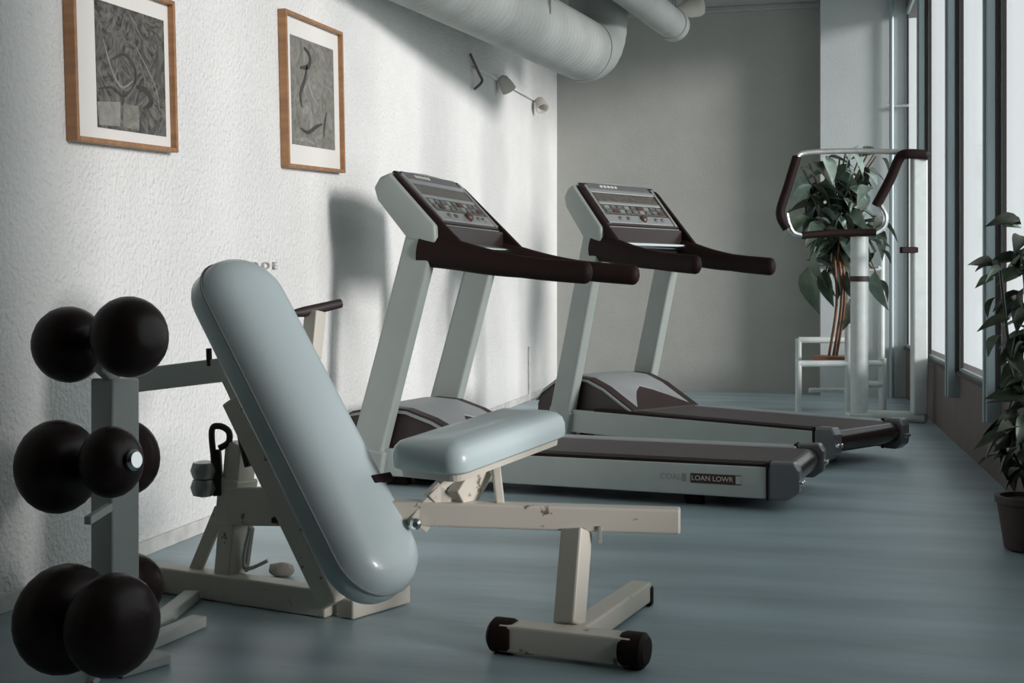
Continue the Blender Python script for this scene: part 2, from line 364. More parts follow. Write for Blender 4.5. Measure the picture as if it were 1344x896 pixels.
# ------------------------------------------------------------------ pictures
def picture(y0, y1, z0, z1, tilt, m_print, ins, label, shapes):
    cy, cz = (y0+y1)/2, (z0+z1)/2
    root = thing('framed_picture', (XL, cy, cz), label, 'picture', 'framed prints on the left wall')
    root.rotation_euler = (tilt, 0, 0)
    a, b = (y1-y0)/2, (z1-z0)/2; fw, fd = 0.017, 0.042
    for nm, q in (('frame_stile', (0.001, fd, -a, -a+fw, -b, b)), ('frame_stile', (0.001, fd, a-fw, a, -b, b)),
                  ('frame_rail', (0.001, fd, -a+fw, a-fw, -b, -b+fw)), ('frame_rail', (0.001, fd, -a+fw, a-fw, b-fw, b))):
        obj(nm, B(*q), M_WOOD, root, bev=0.003)
    obj('mount', B(0.012, 0.018, -a+fw, a-fw, -b+fw, b-fw), M_MAT, root)
    l, r_, bt, tp = ins
    p0, p1, q0, q1 = -a+2*a*l, a-2*a*r_, -b+2*b*bt, b-2*b*tp
    pr = obj('print', B(0.018, 0.0195, p0, p1, q0, q1), m_print, root)
    for poly, mm in shapes:
        bm = bmesh.new(); vs = []
        for u, v in poly: vs.append((p0+(p1-p0)*u, q0+(q1-q0)*v))
        f = [bm.verts.new((0.0200, y, z)) for y, z in vs]; g = [bm.verts.new((0.0204, y, z)) for y, z in vs]
        bm.faces.new(g); bm.faces.new(f[::-1])
        for i in range(len(vs)): bm.faces.new((f[i], f[(i+1)%len(vs)], g[(i+1)%len(vs)], g[i]))
        obj('ink_shape', bm, mm, pr)
    return root
def stroke(pts, w):
    """flat ribbon polygon in 0..1 coordinates"""
    pts = [Vector((*p, 0)) for p in pts]; pts = smooth_path(pts, 5); L = []; Rr = []
    for i, p in enumerate(pts):
        t = (pts[min(i+1,len(pts)-1)] - pts[max(i-1,0)]).normalized(); nrm = Vector((-t.y, t.x, 0)); ww = w * (0.35 + 0.65*math.sin(PI*min(max(i/(len(pts)-1),0.03),0.97)))
        L.append(p + nrm*ww); Rr.append(p - nrm*ww)
    return [(p.x, p.y) for p in L] + [(p.x, p.y) for p in Rr[::-1]]
pa = onX(83, 187, XL); pb = onX(219, 198, XL)
ptop = onX(227, 10, XL).z
picture(pa.y, pb.y, (pa.z+pb.z)/2, ptop-0.01, math.radians(3), M_PRINT1, (0.235, 0.075, 0.10, 0.14),
        'wood-framed picture with a dark grey abstract print, nearest the camera on the white wall',
        [([(0.02,0.02),(0.30,0.03),(0.32,0.23),(0.0,0.20)], M_INKL), ([(0.34,0.03),(0.58,0.02),(0.58,0.22),(0.36,0.22)], M_PRINT2),
         (stroke([(0.1,0.7),(0.22,0.45),(0.35,0.35),(0.5,0.42)],0.010), M_INKL), (stroke([(0.55,0.72),(0.72,0.55),(0.85,0.4),(0.9,0.22)],0.007), M_INKL),
         (stroke([(0.2,0.55),(0.4,0.62),(0.55,0.5),(0.5,0.36)],0.016), M_INKD), (stroke([(0.02,0.3),(0.2,0.33),(0.36,0.28),(0.5,0.36)],0.012), M_INKD), (stroke([(0.55,0.38),(0.7,0.36),(0.78,0.28),(0.7,0.22)],0.03), M_INKD)])
pa = onX(366, 221, XL); pb = onX(442, 225, XL)
picture(pa.y, pb.y, (pa.z+pb.z)/2, (onX(365, 20, XL).z+onX(448, 40, XL).z)/2, math.radians(3.2), M_PRINT2, (0.13, 0.12, 0.155, 0.14),
        'wood-framed picture with a pale grey print on a tall white mount, beside the treadmill shadow',
        [(stroke([(0.30,0.92),(0.42,0.86),(0.40,0.76),(0.20,0.72)],0.03), M_INKD), (stroke([(0.36,0.76),(0.30,0.62),(0.20,0.48),(0.22,0.36)],0.028), M_INKD), (stroke([(0.36,0.62),(0.46,0.50),(0.60,0.40)],0.02), M_INKL),
         (stroke([(0.18,0.16),(0.35,0.13),(0.55,0.20),(0.70,0.24)],0.02), M_INKD), (stroke([(0.22,0.30),(0.34,0.34),(0.44,0.26),(0.40,0.18)],0.05), M_INKL), (stroke([(0.72,0.1),(0.74,0.22),(0.80,0.36)],0.018), M_INKD), (stroke([(0.05,0.04),(0.3,0.06),(0.5,0.03)],0.02), M_INKL)])

# raised characters on the wall behind the bench
lt = onX(338, 362, XL)
r5 = thing('raised_wall_letters', (XL, lt.y, lt.z), 'rows of small raised round characters on the white wall above the bench backrest', 'lettering')
for row, (py, items) in enumerate(((349, ((318,'o'),(332,'O'),(347,'O'),(361-14+12,'E'))), (364, ((338-14,'A'),(337,'O'),(350,'R'))), (380, ((361,'C'),)))):
    for px, ch in items:
        p = onX(px, py, XL); me = text_mesh(ch, 0.046, 0.006)
        o = link('raised_letter', me, M_LETRAISE, r5); o.rotation_euler = Euler((PI/2, 0, PI/2)); o.location = Vector((XL+0.005, p.y, p.z)) - r5.location; o.scale = (2.2, 1, 1)

# ------------------------------------------------------------------ dumbbell rack
RC = W((151-672)/F*3.2, 3.2, 0)
root = thing('dumbbell_rack', (RC.x, RC.y, 0), 'pale upright post rack holding round black dumbbells in front of the white wall', 'rack')
rotp = math.radians(-36)
ax = (RT*math.cos(rotp) + FW*math.sin(rotp)); ay = (-RT*math.sin(rotp) + FW*math.cos(rotp))
ztop = CH - (496-HY)/F*3.2
obj('post', beam(bmesh.new(), RC + UP*0.03, RC + UP*ztop, 0.086, 0.086, up=ax), M_POST, root, root.location, bev=0.006)
obj('base_plate', beam(bmesh.new(), RC - ax*0.13 + UP*0.016, RC + ax*0.13 + UP*0.016, 0.15, 0.03), M_POST, root, root.location, bev=0.006)
for a_, b_ in ((FL(205, 800), FL(252, 788)), (FL(205, 836), FL(262, 822))):
    obj('foot_bar', beam(bmesh.new(), RC + UP*0.017, Vector((b_.x, b_.y, 0.017)), 0.05, 0.032), M_POST, root, root.location, bev=0.005)
def dumbbell(c1, r1, c2, r2, th, label, cap=False):
    """two drum heads on a handle; c1, c2 head centres"""
    mid = (c1+c2)/2; d = (c2-c1).normalized()
    rt = thing('dumbbell', (mid.x, mid.y, mid.z - max(r1, r2)), label, 'dumbbell', 'black dumbbells on the rack')
    for c, r, s in ((c1, r1, -1), (c2, r2, 1)):
        tt = th * r / max(r1, r2); prof = [(r*math.sin(a_), -tt*0.5*math.cos(a_)) for a_ in [0.35 + (PI-0.7)*k/12 for k in range(13)]]
        hd = obj('head', lathe(bmesh.new(), prof, c, d*s, 26), M_IRON, rt, rt.location, smooth=True)
        if cap and s > 0: obj('end_cap', lathe(bmesh.new(), [(r*0.30, 0), (r*0.30, 0.012), (r*0.22, 0.02)], c + d*s*(tt*0.45), d*s, 18), M_CHROME if (cap and s > 0) else M_IRON, hd, rt.location, smooth=True)
    obj('handle', tube(bmesh.new(), [c1, (c1+c2)/2, c2], [0.016, 0.019, 0.016], 14), M_CHROME, rt, rt.location, smooth=True)
    return rt
D5 = [((91, 452, 3.21), 0.098, (170, 442, 3.10), 0.101, 0.175, 'black round-headed dumbbell lying across the top of the rack post'),
      ((76, 612, 3.00), 0.112, (146, 606, 2.93), 0.084, 0.17, 'black dumbbell on the middle tier, in front of the post, one head larger'),
      ((98, 612, 3.56), 0.10, (165, 600, 3.44), 0.105, 0.14, 'black dumbbell on the middle tier, behind the rack post'),
      ((86, 812, 2.98), 0.13, (148, 820, 2.87), 0.118, 0.18, 'large black dumbbell on the lowest tier, in front of the post, nearest the floor'),
      ((98, 776, 3.55), 0.075, (175, 770, 3.45), 0.092, 0.14, 'black dumbbell on the lowest tier, behind the rack post')]
for k, (p1, r1_, p2, r2_, th_, lb_) in enumerate(D5): dumbbell(P(*p1), r1_, P(*p2), r2_, th_, lb_, k == 1)
for p1, r1_, p2, r2_, th_, lb_ in D5[1:]:
    A_, B_ = P(*p1), P(*p2); dd = (B_ - A_).normalized(); h1_ = th_*0.5*r1_/max(r1_, r2_); h2_ = th_*0.5*r2_/max(r1_, r2_)
    N_ = A_ + dd*(h1_ + ((B_ - A_).length - h1_ - h2_)/2); pz = min(A_.z - r1_, B_.z - r2_) - 0.010
    cr = obj('cradle', beam(bmesh.new(), Vector((RC.x, RC.y, pz)), Vector((N_.x, N_.y, pz)), 0.018, 0.02), M_POST, root, root.location, bev=0.003)
cz = (P(*D5[0][0])+P(*D5[0][2]))/2
obj('saddle', beam(bmesh.new(), Vector((RC.x, RC.y, ztop-0.005)), Vector((cz.x, cz.y, cz.z-0.062)), 0.03, 0.03, up=ax), M_POST, root, root.location, bev=0.004)

# ------------------------------------------------------------------ adjustable weight bench
bt = FL(450, 812)
BR = thing('weight_bench', (bt.x, bt.y, 0), 'old cream-painted weight bench with pale blue-grey padded backrest and seat', 'bench'); OB = BR.location.copy()
# backrest pad
bc = W((513-672)/F*3.37, 3.37, 0.172); tc_ = W((306-672)/F*3.72, 3.72, 1.0)
u = (tc_ - bc).normalized(); uh = Vector((u.x, u.y, 0)).normalized(); wv = Vector((-uh.y, uh.x, 0))
if wv.dot(FW) < 0: wv = -wv
nv = u.cross(wv)
if nv.z < 0: nv = -nv
HL = (tc_ - bc).length/2 + 0.035; HW = 0.143; T = 0.15
O = (bc + tc_)/2 - wv*0.010
bm = pad(bmesh.new(), HL, HW, 0.128, [(-T/2, 0.02), (-T/2+0.008, 0.006), (-T/2+0.02, 0), (T/2-0.085, 0), (T/2-0.055, 0.005), (T/2-0.032, 0.016), (T/2-0.015, 0.036), (T/2-0.005, 0.062), (T/2-0.001, 0.095), (T/2, 0.125)], u, wv, nv, O, 8)
bp_ = obj('backrest_pad', bm, M_VINYL, BR, OB, smooth=True)
ring = [O + u*x + wv*y + nv*(T/2-0.078) for x, y in rrect(HL, HW, 0.128, 8)]
bm = tube(bmesh.new(), ring + ring[:1], 0.004, 6); obj('piping', bm, M_PIPE, bp_, OB, smooth=True)
bk = O - u*(HL-0.30) + wv*(HW-0.045) + nv*(T/2-0.006)
bm = beam(bmesh.new(), bk - wv*0.05, bk + wv*0.03, 0.024, 0.02, up=nv); obj('strap_clip', bm, M_BLACK, bp_, OB, bev=0.004)
obj('backing_board', pad(bmesh.new(), HL-0.05, HW-0.04, 0.09, [(-T/2-0.018, 0), (-T/2, 0)], u, wv, nv, O, 5), M_CREAM, BR, OB)
# inclined beam behind the pad
q0 = P(447, 800, 3.62); q0.z = 0.055; q1 = P(318, 520, 3.74)
obj('incline_beam', beam(bmesh.new(), q0, q1, 0.115, 0.07, up=nv), M_CREAM, BR, OB, bev=0.006)
# base tube to the rear, and the cross foot
e0 = P(436, 790, 3.66); e1 = P(200, 760, 4.0); e0.z = e1.z = 0.042
obj('base_tube', beam(bmesh.new(), e0, e1, 0.07, 0.08), M_CREAM, BR, OB, bev=0.006)
f0 = FL(452, 812); f1 = FL(528, 790); f0.z = f1.z = 0.03
obj('cross_foot', beam(bmesh.new(), f0, f1, 0.07, 0.055), M_CREAM, BR, OB, bev=0.006)
for s in (0.3, 0.75):
    p = f0.lerp(f1, s); obj('bolt', lathe(bmesh.new(), [(0.012, 0), (0.012, 0.012), (0.006, 0.016)], (p.x, p.y, 0.056), UP, 8), M_GASK, BR, OB)
g0 = W((215-672)/F*3.97, 3.97, 0.02)
obj('rear_foot', beam(bmesh.new(), g0 - wv*0.20, g0 + wv*0.20, 0.06, 0.04), M_CREAM, BR, OB, bev=0.005)
# rear vertical post with plate, braces, clamp and knob
v0 = P(301, 752, 3.88); v0.z = 0.06; v1 = P(317, 580, 3.86)
obj('rear_post', beam(bmesh.new(), v0, v1, 0.07, 0.07, up=ax), M_CREAM, BR, OB, bev=0.005)
obj('post_sleeve', beam(bmesh.new(), v0.lerp(v1, 0.40), v0.lerp(v1, 0.74), 0.086, 0.086, up=ax), M_CREAM, BR, OB, bev=0.005)
a_ = P(300, 664, 3.84); b_ = P(392, 664, 3.70)
obj('bracket_plate', beam(bmesh.new(), a_, b_, 0.03, 0.115), M_CREAM, BR, OB, bev=0.004)
for px, py in ((362, 652), (365, 682)):
    c = P(px, py, 3.72); obj('slot', beam(bmesh.new(), c - RT*0.018, c + RT*0.018, 0.03, 0.016), M_GASK, BR, OB, bev=0.003)
obj('brace', beam(bmesh.new(), P(256, 750, 3.93), P(290, 668, 3.88), 0.014, 0.045), M_CREAM, BR, OB, bev=0.003)
obj('brace', beam(bmesh.new(), P(322, 748, 3.86), P(330, 690, 3.82), 0.012, 0.03), M_CREAM, BR, OB, bev=0.003)
obj('pull_rod', tube(bmesh.new(), smooth_path([P(328, 692, 3.80), P(320, 730, 3.82), P(325, 746, 3.82), P(352, 735, 3.80)]), 0.006, 8), M_STEEL, BR, OB, smooth=True)
cl = smooth_path([P(281, 605, 3.85), P(278, 565, 3.85), P(288, 559, 3.85), P(300, 566, 3.85), P(300, 580, 3.85), P(288, 588, 3.85)])
obj('clamp_loop', tube(bmesh.new(), cl, 0.010, 8), M_GASK, BR, OB, smooth=True)
kc = P(268, 628, 3.86)
for k in (-1, 1):
    obj('clamp_knob', lathe(bmesh.new(), [(0.012,-0.03),(0.034,-0.024),(0.042,0),(0.034,0.024),(0.012,0.03)], kc + UP*(0.026*k), UP, 18), M_STEEL, BR, OB, smooth=True)
obj('clamp_arm', beam(bmesh.new(), P(283, 590, 3.86), P(287, 650, 3.86), 0.03, 0.03), M_GASK, BR, OB, bev=0.004)
obj('lever', tube(bmesh.new(), smooth_path([P(292, 490, 3.80), P(312, 535, 3.78), P(316, 570, 3.78), P(326, 612, 3.78)]), [0.012]*19, 8), M_GASK, BR, OB, smooth=True)
# flat upper arm running left behind the rack, with its pin
h0 = P(172, 500, 3.86); h1 = P(302, 484, 3.76)
obj('upper_arm', beam(bmesh.new(), h0, h1, 0.03, 0.072), M_POST, BR, OB, bev=0.004)
obj('upper_strut', beam(bmesh.new(), h1, q1, 0.05, 0.05, up=nv), M_CREAM, BR, OB, bev=0.004)
obj('arm_pin', tube(bmesh.new(), [P(275, 480, 3.77), P(274, 457, 3.77)], 0.009, 10), M_GASK, BR, OB, smooth=True)
# barbell rest that shows at the right of the pad
r0 = P(408, 470, 3.98); r1 = P(414, 408, 4.0)
obj('rest_post', beam(bmesh.new(), r0, r1, 0.05, 0.05), M_CREAM, BR, OB, bev=0.004)
obj('rest_bar', tube(bmesh.new(), [P(386, 411, 3.96), P(400, 409, 3.98), P(447, 398, 4.06)], [0.012, 0.017, 0.015], 10), M_GASK, BR, OB, smooth=True)
obj('rest_strut', beam(bmesh.new(), P(412, 478, 3.98), P(338, 560, 3.76), 0.05, 0.04), M_GASK, BR, OB, bev=0.004)
# main tube, front post and T foot
m1 = W((893-672)/F*3.38, 3.38, 0.330); m0 = W((425-672)/F*3.52, 3.52, 0.335)
obj('main_tube', beam(bmesh.new(), m0, m1, 0.06, 0.066), M_CREAM, BR, OB, bev=0.006)
t0 = W((747-672)/F*3.30, 3.30, 0.07); t1 = W((757-672)/F*3.40, 3.40, 0.30)
obj('front_post', beam(bmesh.new(), t0, t1, 0.065, 0.065, up=ax), M_CREAM, BR, OB, bev=0.006)
fa = W((660-672)/F*3.30, 3.30, 0.045); fb = W((834-672)/F*3.16, 3.16, 0.045)
fd = (fb-fa).normalized()
obj('front_foot', beam(bmesh.new(), fa, fb, 0.075, 0.07), M_CREAM, BR, OB, bev=0.006)
for p, s in ((fa, -1), (fb, 1)):
    bm = tube(bmesh.new(), [p - fd*(s*0.035), p - fd*(s*0.025), p + fd*(s*0.022), p + fd*(s*0.032)], [0.048, 0.053, 0.053, 0.04], 16, ez=0.84)
    obj('rubber_foot', bm, M_BLACK, BR, OB, smooth=True)
sa = W((752-672)/F*3.26, 3.26, 0.047); sb = W((842-672)/F*3.80, 3.80, 0.042)
obj('side_foot', beam(bmesh.new(), sa, sb, 0.065, 0.06), M_CREAM, BR, OB, bev=0.006)
sd = (sb-sa).normalized()
obj('rubber_foot', beam(bmesh.new(), sb - sd*0.02 - UP*0.012, sb + sd*0.014 - UP*0.012, 0.072, 0.06), M_BLACK, BR, OB, bev=0.008)
obj('hanging_pin', tube(bmesh.new(), [P(787, 690, 3.38), P(787, 712, 3.38)], 0.007, 8), M_STEEL, BR, OB, smooth=True)
# seat pad
sn = W((562-672)/F*3.42, 3.42, 0.497); sf = W((696-672)/F*3.84, 3.84, 0.548)
su = (sf - sn).normalized(); swv = su.cross(UP).normalized(); snv = swv.cross(su)
sl_ = (sf - sn).length/2 + 0.03; SO = (sn + sf)/2; ST = 0.085
bm = pad(bmesh.new(), sl_, 0.128, 0.05, [(-ST/2, 0.015), (-ST/2+0.008, 0.003), (-ST/2+0.02, 0), (ST/2-0.04, 0), (ST/2-0.022, 0.006), (ST/2-0.008, 0.02), (ST/2, 0.045), (ST/2+0.003, 0.08)], su, swv, snv, SO, 7)
obj('seat_pad', bm, M_VINYL, BR, OB, smooth=True)
obj('seat_board', pad(bmesh.new(), sl_-0.02, 0.105, 0.03, [(-ST/2-0.02, 0.004), (-ST/2, 0)], su, swv, snv, SO, 4), M_CREAM, BR, OB)
def under(px, py, Z): return P(px, py, Z)
mz = 0.36
def on_main(px):
    k = (px - 425) / (893 - 425); return m0.lerp(m1, k) + UP*0.03
obj('seat_bracket', beam(bmesh.new(), on_main(572), P(598, 628, 3.50), 0.05, 0.06), M_CREAM, BR, OB, bev=0.004)
obj('seat_bracket', beam(bmesh.new(), on_main(606), P(632, 610, 3.56), 0.04, 0.09), M_CREAM, BR, OB, bev=0.004)
obj('seat_stay', beam(bmesh.new(), on_main(661), P(650, 604, 3.58), 0.024, 0.024), M_CREAM, BR, OB, bev=0.004)
obj('hinge_cheek', beam(bmesh.new(), P(548, 690, 3.46), P(585, 640, 3.47), 0.02, 0.06), M_CREAM, BR, OB, bev=0.003)
obj('hinge_bolt', lathe(bmesh.new(), [(0.016, 0), (0.016, 0.02), (0.008, 0.028)], P(546, 686, 3.44), -FW, 10), M_CHROME, BR, OB, smooth=True)

# ------------------------------------------------------------------ treadmills
def treadmill(label):
    R_ = thing('treadmill', (0, 0, 0), label, 'treadmill', 'treadmills beside the window')
    L = 2.02; HWD = 0.40
    obj('deck', B(0.02, L-0.06, -0.36, 0.36, 0.075, 0.175), M_HOODD, R_, bev=0.006)
    obj('running_belt', B(0.28, L-0.03, -0.275, 0.275, 0.176, 0.196), M_BELT, R_, bev=0.008)
    obj('roller', tube(bmesh.new(), [(L-0.045, -0.33, 0.140), (L-0.045, 0.33, 0.140)], 0.054, 20), M_BLKGLOSS, R_, smooth=True)
    for s in (-1, 1):
        y0, y1 = sorted((s*0.362, s*0.40))
        sp = obj('side_panel', prism(bmesh.new(), [(0.04, 0.052), (L-0.09, 0.052), (L-0.09, 0.19), (0.04, 0.185)], y0, y1), M_TSIDE, R_, bev=0.005)
        y0, y1 = sorted((s*0.282, s*0.395))
        obj('foot_rail', B(0.25, L-0.10, y0, y1, 0.176, 0.201), M_BLACK if s < 0 else M_HOODT, R_, bev=0.006)
        y0, y1 = sorted((s*0.325, s*0.405))
        ec = obj('end_cap', prism(bmesh.new(), [(L-0.10, 0.05), (L-0.02, 0.05), (L+0.028, 0.085), (L+0.03, 0.18), (L+0.008, 0.215), (L-0.10, 0.212)], y0, y1), M_CAP, R_, bev=0.012, seg=3)
        obj('cap_seam', B(L-0.112, L-0.100, y0-0.003, y1+0.003, 0.05, 0.21), M_BLACK, ec)
        for yy in (0.345, 0.385):
            obj('adjust_bolt', lathe(bmesh.new(), [(0.011, 0), (0.011, 0.014), (0.006, 0.018)], (L+0.027, s*yy, 0.125), (1, 0, 0), 10), M_CHROME, ec)
        for xx in (0.1, L-0.45):
            obj('foot', B(xx-0.04, xx+0.04, s*0.30-0.03, s*0.30+0.03, 0, 0.08), M_BLACK, R_, bev=0.006)
        # upright
        y0, y1 = sorted((s*0.350, s*0.43))
        up = obj('upright', prism(bmesh.new(), [(-0.145, 0.10), (0.035, 0.10), (0.14, 0.48), (0.335, 1.19), (0.185, 1.235), (0.02, 0.66)], y0, y1), M_TGREY, R_, bev=0.014, seg=3)
        obj('upright_boot', prism(bmesh.new(), [(-0.17, 0.0), (0.04, 0.0), (0.068, 0.17), (-0.115, 0.20)], y0-0.006, y1+0.006), M_TGREY, R_, bev=0.01)
        # handrail
        hp = smooth_path([(0.25, s*0.385, 1.155), (0.42, s*0.385, 1.125), (0.62, s*0.385, 1.085), (0.85, s*0.385, 1.055), (1.08, s*0.385, 1.035)], 6)
        nn = len(hp); rr = []
        for i in range(nn):
            f = i/(nn-1); rr.append(0.086 - 0.034*min(1, f*1.5))
        hp += [hp[-1] + Vector((0.015, 0, -0.001)), hp[-1] + Vector((0.027, 0, -0.002)), hp[-1] + Vector((0.033, 0, -0.002))]; rr += [0.047, 0.032, 0.01]
        bm = bmesh.new(); tube(bm, hp, rr, 18, ez=1.0)
        for v in bm.verts: v.co.y = s*0.385 + (v.co.y - s*0.385)*0.72
        obj('handrail', bm, M_BLACK, R_, smooth=True)
    # hood between the uprights
    topc = [(-0.33, 0.20), (-0.28, 0.29), (-0.16, 0.355), (0.0, 0.385), (0.14, 0.375), (0.28, 0.33), (0.42, 0.262), (0.54, 0.205)]
    hd = obj('motor_hood', prism(bmesh.new(), [(-0.34, 0.04)] + topc + [(0.54, 0.176), (0.2, 0.10), (0.0, 0.04)], -0.335, 0.335), M_HOODD, R_, bev=0.008)
    bm = bmesh.new(); rows = []
    for k in range(9):
        f = k/8; y = -0.345 + 0.69*f; cut = 0.30 + 0.30*abs(2*f-1)**1.3
        row = []
        for x, z in [(-0.335, 0.24)] + topc[1:]:
            xx = min(x, cut + 0.0); 
            if x > cut:
                z = 0.205 + (0.33-0.205)*(0.54-cut)/0.26 if cut < 0.54 else z
                z = [zz for zz in [0.33 + (0.205-0.33)*(cut-0.28)/0.26]][0]
            row.append((xx, z))
        rows.append([(x, y, z + 0.007 - 0.02*abs(2*f-1)**4) for x, z in row])
    vt = [[bm.verts.new(p) for p in r] for r in rows]; vb = [[bm.verts.new((p[0], p[1], p[2]-0.012)) for p in r] for r in rows]
    nr, ncl = len(rows), len(rows[0])
    for i in range(nr-1):
        for j in range(ncl-1):
            bm.faces.new((vt[i][j], vt[i][j+1], vt[i+1][j+1], vt[i+1][j])); bm.faces.new((vb[i][j], vb[i+1][j], vb[i+1][j+1], vb[i][j+1]))
    for i in range(nr-1):
        bm.faces.new((vt[i][0], vt[i+1][0], vb[i+1][0], vb[i][0])); bm.faces.new((vt[i][-1], vb[i][-1], vb[i+1][-1], vt[i+1][-1]))
    for j in range(ncl-1):
        bm.faces.new((vt[0][j], vb[0][j], vb[0][j+1], vt[0][j+1])); bm.faces.new((vt[-1][j], vt[-1][j+1], vb[-1][j+1], vb[-1][j]))
    bmesh.ops.remove_doubles(bm, verts=bm.verts, dist=1e-5)
    obj('hood_cover', bm, M_HOODT, hd, smooth=True)
    # console: lofted housing
    prof = [(0.012, 1.455), (0.045, 1.505), (0.095, 1.522), (0.345, 1.262), (0.350, 1.17), (0.20, 1.195), (0.03, 1.395)]
    bm = bmesh.new(); ys = [-0.435, -0.425, -0.40, -0.3, -0.15, 0, 0.15, 0.3, 0.40, 0.425, 0.435]; rings = []
    cxm = sum(p[0] for p in prof)/7; czm = sum(p[1] for p in prof)/7
    for y in ys:
        sh = 1.0 if abs(y) < 0.43 else 0.93; sh = 0.985 if 0.42 < abs(y) < 0.43 else sh
        arch = 0.035*(1-(y/0.435)**2); r_ = []
        for i, (x, z) in enumerate(prof):
            r_.append(bm.verts.new((cxm+(x-cxm)*sh - (arch*0.6 if i in (0,1,2) else 0), y, czm+(z-czm)*sh + (arch if i in (1,2) else arch*0.6 if i == 0 else 0))))
        rings.append(r_)
    for a, b in zip(rings, rings[1:]):
        for i in range(7): bm.faces.new((a[i], b[i], b[(i+1)%7], a[(i+1)%7]))
    bm.faces.new(rings[0]); bm.faces.new(rings[-1][::-1])
    ch = obj('console_housing', bm, M_TGREY, R_, bev=0.012, seg=2, smooth=True)
    # face frame: origin on the sloped face, fx across (y), fy down the slope
    fdn = Vector((0.345-0.085, 0, 1.262-1.532)); FLn = fdn.length; fdn.normalize(); fn = Vector((-fdn.z, 0, fdn.x)); fn = fn if fn.x > 0 else -fn
    top_ = Vector((0.078, 0, 1.542))
    def fbox(u0, u1, v0, v1, h0, h1):
        bm = bmesh.new(); vs = []
        for h in (h0, h1):
            for uu, vv in ((u0,v0),(u1,v0),(u1,v1),(u0,v1)): vs.append(bm.verts.new(top_ + Vector((0,1,0))*uu + fdn*(vv*FLn) + fn*h))
        for f in ((0,3,2,1),(4,5,6,7),(0,1,5,4),(1,2,6,5),(2,3,7,6),(3,0,4,7)): bm.faces.new([vs[i] for i in f])
        return bm
    obj('console_lip', B(0.335, 0.366, -0.37, 0.37, 1.165, 1.268), M_BLKGLOSS, R_, bev=0.01)
    cf = obj('console_face', fbox(-0.375, 0.375, 0.02, 0.99, -0.03, 0.012), M_BLKGLOSS, R_, bev=0.01)
    obj('logo_strip', fbox(-0.31, 0.31, 0.03, 0.16, 0.0, 0.015), M_CAP, cf, bev=0.003)
    for k in range(5):
        obj('logo_mark', fbox(-0.19+k*0.036, -0.165+k*0.036, 0.075, 0.125, 0.012, 0.0165), M_LETTER, cf)
    obj('silver_band', fbox(-0.34, 0.34, 0.17, 0.25, 0.0, 0.016), M_SILV, cf, bev=0.003)
    obj('display_screen', fbox(-0.31, 0.31, 0.27, 0.45, 0.0, 0.015), M_SCR, cf, bev=0.002)
    obj('silver_band', fbox(-0.31, 0.31, 0.46, 0.52, 0.0, 0.017), M_SILV, cf, bev=0.003)
    obj('button_panel', fbox(-0.31, 0.31, 0.54, 0.74, 0.0, 0.015), M_SCR, cf, bev=0.002)
    for rI in range(2):
        for k in range(9):
            u0 = -0.29 + k*0.066; v0 = 0.56 + rI*0.09
            obj('button', fbox(u0, u0+0.046, v0, v0+0.06, 0.012, 0.020), M_RED if (k*3+rI*5) % 7 == 1 else (M_SILV if (k+rI) % 3 == 0 else M_BTN), cf)
    obj('control_strip', fbox(-0.32, 0.32, 0.76, 0.95, 0.0, 0.016), M_SILV, cf, bev=0.003)
    for s in (-1, 1):
        u0, u1 = sorted((s*0.325, s*0.345)); obj('face_trim', fbox(u0, u1, 0.10, 0.97, 0.0, 0.022), M_SILV, cf, bev=0.003)
    sb_ = top_ + fdn*(0.845*FLn) + Vector((0, 0.03, 0))
    obj('stop_button', lathe(bmesh.new(), [(0.026, 0.008), (0.026, 0.03), (0.018, 0.038)], sb_, fn, 18), M_RED, cf, smooth=True)
    for uu in (-0.2, -0.12, 0.16, 0.23):
        obj('key', lathe(bmesh.new(), [(0.016, 0.008), (0.016, 0.022), (0.010, 0.026)], top_ + fdn*(0.85*FLn) + Vector((0, uu, 0)), fn, 14), M_BTN, cf, smooth=True)
    obj('grip_bar', tube(bmesh.new(), [(0.40, -0.36, 1.165), (0.40, 0.36, 1.165)], 0.019, 14), M_CHROME, R_, smooth=True)
    obj('cross_brace', B(0.20, 0.36, -0.36, 0.36, 1.10, 1.17), M_BLKGLOSS, R_, bev=0.012)
    for s in (-1, 1):
        obj('side_wing', prism(bmesh.new(), [(0.10, 1.525), (0.13, 1.505), (0.50, 1.15), (0.44, 1.08), (0.27, 1.16), (0.30, 1.27)], *sorted((s*0.378, s*0.408))), M_BLACK, R_, bev=0.008)
    # lettering on the near side panel
    pl = obj('name_plate', B(1.575, 1.80, -0.4025, -0.399, 0.106, 0.148), M_PLATE, R_)
    me = text_mesh('LOAN LOWR', 0.031, 0.0006); o = link('lettering', me, M_LETTER, pl); o.location = (1.672, -0.4030, 0.127); o.rotation_euler = (PI/2, 0, 0)
    obj('plate_end', B(1.776, 1.80, -0.4032, -0.402, 0.110, 0.145), M_TSIDE, pl)
    me = text_mesh('COAL', 0.036, 0.0006); o = link('side_lettering', me, M_LETGREY, R_); o.location = (1.485, -0.4003, 0.127); o.rotation_euler = (PI/2, 0, 0)
    obj('side_mark', B(1.535, 1.555, -0.4015, -0.399, 0.11, 0.145), M_LETGREY, R_)
    return R_
def place(root, near_rear, th, L=2.02, hw=0.40, sc=1.0):
    """near_rear: world floor point of the rear corner on the camera side; th: angle of the treadmill from the view axis"""
    d = RT*math.sin(th) - FW*math.cos(th); w_ = RT*math.cos(th) + FW*math.sin(th)     # front->rear, near->far
    p = near_rear - d*(L*sc) + w_*(hw*sc)
    root.location = (p.x, p.y, 0); root.rotation_euler = (0, 0, math.atan2(d.y, d.x)); root.scale = (sc, sc, sc)
T1 = treadmill('nearer grey treadmill with lettered side panel, behind the bench seat')
